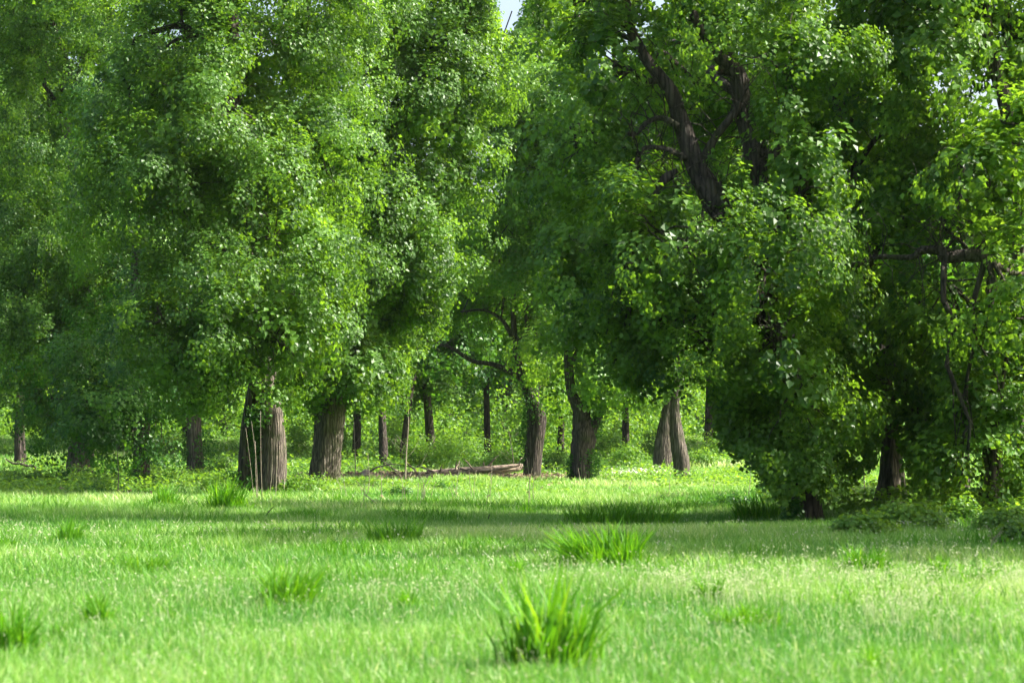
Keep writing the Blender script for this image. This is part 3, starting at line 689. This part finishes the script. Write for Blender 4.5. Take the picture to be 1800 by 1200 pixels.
# ------------------------------------------------------------------ grass
def scatter(n, D0, D1, margin, rng, power=1.0):
    u = rng.random(n)
    D = (D0 ** power + u * (D1 ** power - D0 ** power)) ** (1 / power)
    x = rng.uniform(-1, 1, n) * (900 * D / F * (1 + margin) + 1.0)
    return x, D
def build_grass():
    rng = np.random.default_rng(77)
    parts = []
    for (n, D0, D1, hh, ww) in [(210000, 11, 30, .15, .0065), (210000, 30, 60, .20, .013), (170000, 60, 100, .22, .024), (110000, 100, 190, .26, .045)]:
        x, y = scatter(n, D0, D1, .22, rng, 1.6)
        clump = wob(x, y, .55, 2) * .5 + wob(x, y, 2.3, 5) * .5
        h = hh * rng.uniform(.5, 1.25, n) * (1 + .55 * clump)
        dry = np.exp(-((x + 2.5) / 5) ** 2 - ((y - 117) / 7) ** 2); h = h * (1 - .75 * dry)
        w = ww * rng.uniform(.6, 1.3, n)
        tint = .42 + .27 * clump + .26 * wob(x, y, 5, 7) + rng.normal(0, .14, n)
        tint = tint + .35 * dry
        pale = rng.random(n) < .05
        tint = np.where(pale, rng.uniform(.85, 1.1, n), tint)
        lean = rng.normal(0, .35, (n, 2)) * h[:, None] + np.array([-.06, 0]) * h[:, None]
        parts.append((np.stack([x, y, ground_z(x, y) - .01], 1), h, w, lean, tint))
    P, h, w, lean, tint = [np.concatenate([p[i] for p in parts]) for i in range(5)]
    me = blade_mesh('grass', P, h, w, lean, np.ones(len(P)), np.clip(tint, 0, 1), M['grass'])
    tag(link('grass', me), 'fine meadow grass, sunlit yellow green with shaded bands near the trees', 'grass', kind='stuff')
    # coarser darker patches
    n = 95000
    x, y = scatter(n, 11, 75, .2, rng, 1.5)
    k = wob(x, y, .8, 4) + .8 * wob(x, y, 3.1, 9) > .62; x, y = x[k], y[k]; n = len(x)
    h = rng.uniform(.14, .32, n) * (1 + .25 * wob(x, y, .8, 4)); 
    me = blade_mesh('coarse_grass', np.stack([x, y, ground_z(x, y) - .01], 1), h, rng.uniform(.007, .014, n) * np.clip(y / 28, .9, 2), rng.normal(0, .35, (n, 2)) * h[:, None],
                    np.ones(n), np.clip(rng.normal(.3, .2, n), 0, 1), M['broad'])
    tag(link('coarse_grass', me), 'darker coarse grass in loose patches among the fine grass', 'grass', kind='stuff')
    # seed heads
    n = 80000
    x, y = scatter(n, 11, 46, .2, rng, 1.3)
    k = ((wob(x, y, 2.2, 1) + .7 * wob(x, y, .7, 3) > .45) | (rng.random(n) < .10)) & ((y < 28) | (rng.random(n) < .12)); x, y = x[k], y[k]; n = len(x)
    hz = rng.uniform(.18, .34, n); ln = rng.normal(0, .05, (n, 2))
    g = ground_z(x, y)
    st = blade_mesh('s', np.stack([x, y, g], 1), hz, np.full(n, .003), ln, np.ones(n), np.full(n, .2), None)
    P = np.stack([x + ln[:, 0], y + ln[:, 1], g + hz - .012], 1)
    Pp = np.repeat(P, 3, 0) + rng.normal(0, .008, (n * 3, 3))
    N = rng.normal(0, 1, Pp.shape); T = rng.normal(0, .5, Pp.shape) + np.array([0, 0, 1])
    L = (.015 * rng.uniform(.5, 1.4, n * 3)) * np.clip(np.repeat(y, 3) / 26, .8, 1.7)
    v1 = np.empty(len(st.vertices) * 3, np.float32); st.vertices.foreach_get('co', v1)
    l1 = np.empty(len(st.loops), np.int32); st.loops.foreach_get('vertex_index', l1)
    v2 = leaf_arrays(Pp, N, T, L); nv = len(v1) // 3
    me = make_mesh('seed_heads', np.concatenate([v1.reshape(-1, 3), v2]), np.concatenate([l1, np.arange(len(v2)) + nv]),
                   np.concatenate([np.tile([4, 3], n), np.full(len(Pp), 4)]), M['seed'], np.concatenate([np.full(2 * n, .1), rng.random(len(Pp))]))
    bpy.data.meshes.remove(st)
    tag(link('seed_heads', me), 'pale seed heads on fine stems scattered over the sunlit grass', 'grass', kind='stuff')
    # white flowers
    n = 420
    px = rng.normal(1105, 42, n); D = rng.normal(124, 3.5, n); x = (px - 900) * D / F
    P = np.stack([x, D, ground_z(x, D) + rng.uniform(.2, .4, n)], 1)
    me = leaf_mesh('white_flowers', P, rng.normal(0, .5, P.shape) + np.array([0, -.4, .8]), rng.normal(0, 1, P.shape), rng.uniform(.05, .1, n), rng.random(n), M['petal'])
    tag(link('white_flowers', me), 'strip of tiny white flowers on open grass before the crossed trunks', 'flowers', kind='stuff')
def litter():
    rng = np.random.default_rng(3); n = 9000
    x = np.concatenate([rng.normal(-2.5, 3.6, n // 2), rng.uniform(-20, 20, n - n // 2)]); y = np.concatenate([rng.normal(117.5, 3.2, n // 2), rng.uniform(74, 122, n - n // 2)])
    k = (np.arange(n) < n // 2) | (wob(x, y, 1.6, 8) > .55); x, y = x[k], y[k]; n = len(x)
    P = np.stack([x, y, ground_z(x, y) + rng.uniform(.05, .2, n)], 1)
    m = leafy('leaf_litter', [(0, (.09, .065, .04)), (.6, (.2, .15, .09)), (1, (.34, .28, .19))], trans_gain=(1, 1, 1), trans=.1, rough=.8, spec=.1)
    me = leaf_mesh('leaf_litter', P, rng.normal(0, .5, P.shape) + np.array([0, -.3, .8]), rng.normal(0, 1, P.shape), rng.uniform(.08, .2, n), rng.random(n), m)
    tag(link('leaf_litter', me), 'brown dead leaves and bark bits lying about the fallen log', 'leaf litter', kind='stuff')
litter()
build_grass()

def tuft(label, px, py, w, h, n, bw=.014, glint=0, group='tall grass tufts in the meadow', lean=.5, mat='broad', hvar=.62):
    g = ground_at(px, py); s = g[1] / F
    rng = np.random.default_rng(int(px * 7 + py))
    W, H = w * s / 2, h * s * (1.15 if py > 1130 else 1.25) + .05
    n = int(n * 2.4)
    a = rng.uniform(0, 6.28, n); r = rng.random(n) ** .6
    skirt = rng.random(n) < .35; r = np.where(skirt, r * 1.3, r * .85)
    lop = rng.normal(0, .08, 2)
    off = np.stack([np.cos(a) * r * W * .8, np.sin(a) * r * min(W, 1.2) * .7], 1)
    hh = H * rng.uniform(1 - hvar, 1.12, n) * np.clip(1.05 - .35 * r + .35 * np.cos(a * 2 + r * 3 + px), .4, 1.3) * np.where(skirt, .55, 1)
    ln = off / max(W, .05) * (hh * lean)[:, None] + (np.clip(rng.normal(0, .25, (n, 2)), -.5, .5) + lop) * hh[:, None]
    x = g[0] + off[:, 0]; y = g[1] + off[:, 1]
    P = np.stack([off[:, 0], off[:, 1], ground_z(x, y) - g[2] - .02], 1)
    me = blade_mesh('grass_tuft', P, hh, bw * rng.uniform(.6, 1.3, n) , ln, np.full(n, .9), np.clip(rng.normal(.5, .2, n), 0, 1), M[mat])
    o = link('grass_tuft', me, loc=g); tag(o, label, 'grass tuft', group)
TU = [
 ('large broad bladed tuft nearest the camera at the bottom centre', 965, 1182, 190, 135, 190, .026, .34),
 ('wide shining tuft with pale bent tips right of centre before the shaded band', 1060, 1005, 190, 56, 520, .022, .7),
 ('compact dark green tuft in the sunlit grass left of centre', 508, 1072, 130, 58, 420, .015, .6),
 ('dark tuft in the shaded grass near the left edge', 120, 958, 80, 36, 220, .016, .6),
 ('dark green tuft in sunlit grass, lower left between edge and compact tuft', 170, 1102, 90, 38, 240, .012, .6),
 ('tall broad bladed tuft cut by the lower left picture edge', 22, 1150, 95, 80, 120, .018, .5),
 ('upright tuft row before the creeper on the right, in sun', 1520, 1008, 120, 34, 240, .018, .5),
 ('small dark tuft in the sunlit grass right of centre', 1250, 1058, 90, 30, 240, .013, .6),
 ('dark tuft at the bottom edge on the right', 1535, 1186, 110, 36, 260, .010, .6),
 ('long bank of tall reedy grass in the middle distance right of centre', 1090, 926, 290, 30, 1000, .020, .35),
 ('tall grass patch in the shaded band below the stout leaning trunk', 695, 962, 130, 36, 420, .022, .4),
 ('bright blades standing before the low bush left of the twin stems', 398, 902, 90, 42, 260, .034, .4),
 ('bright blades left of the ones by the low bush', 290, 896, 100, 30, 260, .032, .4),
 ('small tuft in the sun near the right edge', 1720, 1032, 60, 28, 160, .014, .6),
 ('thin tuft left of the small one near the right edge', 1655, 1014, 60, 26, 130, .016, .6),
 ('long dark grass patch in sun above the compact tuft', 250, 1015, 120, 28, 520, .013, .6),
 ('small dark tuft between the lower left tuft and the compact one', 293, 1092, 46, 20, 110, .011, .6),
 ('faint green tuft below the compact one towards the centre', 718, 1078, 100, 26, 220, .012, .6),
 ('wide low green patch below the small dark tuft right of centre', 1310, 1106, 180, 30, 520, .011, .7),
 ('lone tuft left of the large shining one', 905, 1018, 70, 24, 140, .015, .6),
 ('pale grass patch among dark leaf mounds left of the nearest cottonwood', 1330, 918, 110, 34, 260, .026, .4),
 ('low tuft at the left edge in the shaded band', 12, 972, 50, 24, 130, .016, .5),
 ('small tuft right behind the lower left edge tuft', 100, 1125, 40, 20, 90, .012, .6),
]
for (lb, px, py, w, h, n, bw, ln) in TU: tuft(lb, px, py, w, h, n, bw, lean=ln)

# ------------------------------------------------------------------ dry stalks, twigs, logs
def stalk(name, label, cat, pts, group=None, mat='dry', D=None, kids=0, seed=0, spread=.5, sides=6):
    """pts: (px, py, width px), first one on the ground"""
    rng = np.random.default_rng(seed + int(pts[0][0]))
    g = ground_at(pts[0][0], pts[0][1]) if D is None else None
    if g is None:
        x = (pts[0][0] - 900) * D / F; g = np.array([x, D, float(ground_z(x, D))])
    s = g[1] / F
    P = [at(p[0], p[1], g[1]) - g for p in pts]; P[0] = np.array([0, 0, -.04]); R = [p[2] * s / 2 for p in pts]
    t = Tubes(); t.tube(P, R, sides=sides, nsub=3)
    for _ in range(kids):
        k = rng.integers(1, len(P)); f = rng.random()
        a = P[k - 1] * (1 - f) + P[k] * f; L = spread * rng.uniform(.5, 1.2)
        b = a + np.array([rng.choice([-1, 1]) * L * .6, rng.normal(0, .3) * L, L * rng.uniform(.4, 1)])
        pth = limb_path(a, b, -.08, rng, 4); t.tube(pth, [R[-1] * .8, R[-1] * .6, R[-1] * .45, .003], sides=5)
        for _ in range(2):
            c = pth[rng.integers(1, 4)]; t.tube([c, c + (b - a) * .35 + rng.normal(0, .12 * L, 3)], [R[-1] * .35, .003], sides=4)
    o = link(name, t.build(name, M[mat]), loc=g); tag(o, label, cat, group); return o
G1 = 'dry stalks before the twin stemmed cottonwood'
L1 = 'pale dry stalk standing before the twin stemmed cottonwood'
for i, (x0, y0, x1, y1, w) in enumerate([(447, 880, 432, 752, 1.0), (454, 884, 442, 740, 1.2), (461, 884, 458, 722, 1.4), (473, 878, 478, 770, 1.0),
                                         (484, 880, 487, 800, 1.6), (499, 876, 503, 778, 1.5), (452, 882, 449, 775, 1.6)]):
    stalk('dry_stalk', L1, 'dry stalk', [(x0, y0, w), ((x0 + x1) / 2 + random.uniform(-3, 3), (y0 + y1) / 2, w * .8), (x1, y1, w * .5)], G1)
for i in range(26):
    x0 = random.uniform(600, 900); y0 = random.uniform(868, 898); hh = random.uniform(30, 75)
    stalk('dry_stalk', 'thin dry weed stalk in the grass before the clearing', 'dry stalk',
          [(x0, y0, 1.1), (x0 + random.uniform(-6, 6), y0 - hh * .5, .9), (x0 + random.uniform(-12, 12), y0 - hh, .6)], 'thin dry weeds in the grass')
for (x0, y0, hh) in [(928, 895, 90), (934, 892, 70), (940, 890, 60), (1178, 870, 40), (1315, 875, 60), (1255, 868, 35), (1018, 862, 40), (1110, 870, 30)]:
    stalk('dry_stalk', 'thin dry weed stalk on the open grass near the lone trunks', 'dry stalk',
          [(x0, y0, 1.2), (x0 + random.uniform(-4, 4), y0 - hh * .5, 1.0), (x0 + random.uniform(-8, 8), y0 - hh, .6)], 'thin dry weeds near the lone trunks')
stalk('bare_sapling', 'bare pale sapling with spreading twigs left of the fallen log', 'sapling', [(712, 850, 3), (714, 800, 2.4), (718, 740, 1.6), (716, 690, 1)], kids=9, spread=1.3)
stalk('bare_sapling', 'bare grey sapling right behind the leaning stout trunk', 'sapling', [(625, 840, 2), (624, 790, 1.6), (622, 740, 1)], kids=6, spread=1.2)
stalk('bare_sapling', 'bare forked sapling at the foot of the V forked trunk', 'sapling', [(1013, 846, 3), (1010, 815, 2.4), (1004, 785, 1.2)], kids=5, spread=.8)
stalk('bare_sapling', 'bare twiggy sapling left of the ivy clad trunk', 'sapling', [(905, 830, 2), (900, 790, 1.6), (893, 750, 1)], kids=7, spread=1.2)
stalk('bare_sapling', 'thin bare sapling between nearest cottonwood and the vine laced trunk', 'sapling', [(1520, 890, 2), (1518, 820, 1.6), (1512, 760, 1)], kids=8, spread=.9)
stalk('bare_sapling', 'upright thin sapling before the low bush at left', 'sapling', [(207, 872, 2.2), (208, 830, 1.8), (205, 780, 1)], 'bare saplings', 'twig', kids=3)
stalk('dead_branch', 'pale dead branch slanting down into the grass before the clearing', 'branch', [(688, 897, 2.4), (662, 884, 2.2), (640, 868, 1.4)], None, 'dry', kids=2)
stalk('dead_branch', 'short dark stick rising from the grass below the twin stems', 'branch', [(464, 912, 2.4), (470, 902, 2.0), (481, 890, 1.2)], None, 'bark_dark')
stalk('dead_branch', 'short dark stick in the grass left of the reedy bank', 'branch', [(856, 920, 2.4), (858, 912, 2.0), (861, 903, 1.2)], None, 'bark_dark')
stalk('dead_branch', 'crooked dark fallen branch arching over grass at the left edge', 'branch',
      [(63, 834, 5), (61, 820, 5), (50, 819, 4.5), (36, 815, 4), (22, 814, 3.4), (10, 806, 2)], None, 'bark_dark', kids=3, spread=.4, sides=10)
stalk('tall_seed_stalk', 'tall feathery pale seed stalk near the right edge', 'seed stalk', [(1738, 985, 1.4), (1741, 965, 1.2), (1746, 948, 1.6), (1750, 940, 1)], None, 'dry', kids=8, spread=.14)
for i, pts in enumerate([[(1545, 900, 2), (1570, 840, 2), (1555, 780, 1.5), (1566, 735, 1)], [(1592, 900, 2.4), (1585, 860, 2), (1572, 820, 1.6), (1560, 790, 1)],
                         [(1538, 905, 1.6), (1560, 870, 1.6), (1580, 862, 1.2)], [(1600, 905, 2), (1592, 860, 1.6), (1580, 810, 1.2), (1570, 760, .8)],
                         [(1574, 905, 1.4), (1568, 850, 1.4), (1571, 780, 1)]]):
    o = stalk('dead_vine', 'pale dead vine climbing the tapering trunk on the right', 'vine', pts, 'dead vines on the tapering trunk', 'dry', D=61.5 - i * .1)
for i, pts in enumerate([[(556, 850, 1.6), (566, 800, 1.5), (560, 750, 1.2)], [(578, 850, 1.6), (574, 790, 1.5), (586, 740, 1)], [(548, 850, 1.5), (562, 810, 1.2), (575, 790, 1)]]):
    stalk('dead_vine', 'thin dead vine on the leaning stout trunk', 'vine', pts, 'dead vines on the leaning stout trunk', 'dry', D=108.0 - i * .2)

def log(name, label, cat, pts, D, mat='log', seed=1, kids=0):
    rng = np.random.default_rng(seed)
    x = (pts[0][0] - 900) * D / F; g = np.array([x, D, float(ground_z(x, D))]); s = D / F
    P = []
    for (px, py, w, dd) in pts:
        q = at(px, py, D + dd); q[2] = max(q[2], ground_z(q[0], q[1]) + w * s * .3); P.append(q - g)
    t = Tubes(); t.tube(P, [p[2] * s / 2 for p in pts], sides=16, ridge=.07, nsub=5, seed=seed)
    for _ in range(kids):
        a = P[rng.integers(0, len(P))]; b = a + np.array([rng.normal(0, .9), rng.normal(0, .4), rng.uniform(.15, .8)])
        t.tube(limb_path(a, b, .05, rng, 4), [.05, .04, .03, .01], sides=6)
    tag(link(name, t.build(name, M[mat]), loc=g), label, cat)
log('fallen_log', 'long weathered fallen log lying across the middle of the clearing', 'log', [(750, 830, 8, 0), (800, 829, 14, 0), (850, 827, 16, 0), (900, 823, 14, .5), (925, 818, 9, 1)], 119, kids=5)
log('fallen_branch', 'pale fallen branch propped on the log', 'branch', [(805, 822, 4, 0), (835, 827, 6, 0), (870, 825, 6, 0), (912, 818, 4, 0)], 118, kids=3, seed=4)
log('fallen_branch', 'short brown fallen branch left of the long log', 'branch', [(706, 832, 6, 0), (735, 834, 9, 0), (770, 832, 7, 0)], 118.5, kids=5, seed=5)
log('tree_stump', 'small brown stump lying in grass right of the leaning stout trunk', 'stump', [(636, 836, 12, 0), (645, 832, 16, 0), (654, 838, 10, 0)], 110, kids=3, seed=6)
shrub('young_plant', 'small dark leafy sapling on the tall reedy grass bank', 1165, 888, 12, 22, 260, 'leaf_dark', cat='plant', leaf=.06, sticks=3)

def haze():
    x0, x1, y0, y1, z0, z1 = -150, 150, -30, 300, -2.5, 42
    v = [(x, y, z) for x in (x0, x1) for y in (y0, y1) for z in (z0, z1)]
    f = [(0, 1, 3, 2), (4, 6, 7, 5), (0, 4, 5, 1), (2, 3, 7, 6), (0, 2, 6, 4), (1, 5, 7, 3)]
    me = bpy.data.meshes.new('haze'); me.from_pydata(v, [], f)
    m, nt, out = new_mat('haze_air'); pv = nd(nt, 'ShaderNodeVolumePrincipled', Density=HAZE, Anisotropy=.35)
    pv.inputs['Color'].default_value = (.88, .95, .93, 1); nt.links.new(pv.outputs[0], out.inputs['Volume'])
    me.materials.append(m); tag(link('haze', me), 'thin pale haze softening the wood behind the clearing', 'haze', kind='stuff')
HAZE = .00005
if HAZE: haze()

# ------------------------------------------------------------------ light, sky, camera
EL, AZ = math.radians(46), math.radians(88)          # sun: behind and to the right of the trees
sun = bpy.data.lights.new('sun', 'SUN'); sun.energy = 5.0; sun.angle = math.radians(.53); sun.color = (1, .955, .87)
so = bpy.data.objects.new('sun', sun); COL.objects.link(so)
so.rotation_euler = (math.pi / 2 - EL, 0, math.pi - AZ)   # lamp -Z points away from the sun
w = bpy.data.worlds.new('World'); SC.world = w; w.use_nodes = True
nt = w.node_tree; bg = nt.nodes['Background']
sky = nt.nodes.new('ShaderNodeTexSky'); sky.sky_type = 'NISHITA'; sky.sun_disc = False; sky.sun_elevation = EL; sky.sun_rotation = AZ
sky.air_density = 1.0; sky.dust_density = 6.0
nt.links.new(sky.outputs[0], bg.inputs[0]); bg.inputs[1].default_value = .15

cd = bpy.data.cameras.new('camera'); co = bpy.data.objects.new('camera', cd); COL.objects.link(co)
cd.sensor_width = 36; cd.lens = 85; cd.clip_end = 6000; cd.clip_start = .5
co.location = CAM; co.rotation_euler = (math.pi / 2 + TILT, 0, 0)
cd.dof.use_dof = True; cd.dof.focus_distance = 88; cd.dof.aperture_fstop = 2.8
SC.camera = co
SC.view_settings.view_transform = 'Standard'; SC.view_settings.look = 'None'
SC.view_settings.exposure = 1.4; SC.view_settings.gamma = 1
SC.cycles.max_bounces = 8; SC.cycles.diffuse_bounces = 4; SC.cycles.transmission_bounces = 6; SC.cycles.glossy_bounces = 2
SC.cycles.use_denoising = True
SC.cycles.caustics_reflective = False; SC.cycles.caustics_refractive = False
try:
    SC.render.image_settings.file_format = 'PNG'
except Exception: pass
tot = sum(len(o.data.polygons) for o in SC.objects if o.type == 'MESH'); print('POLYS', tot)
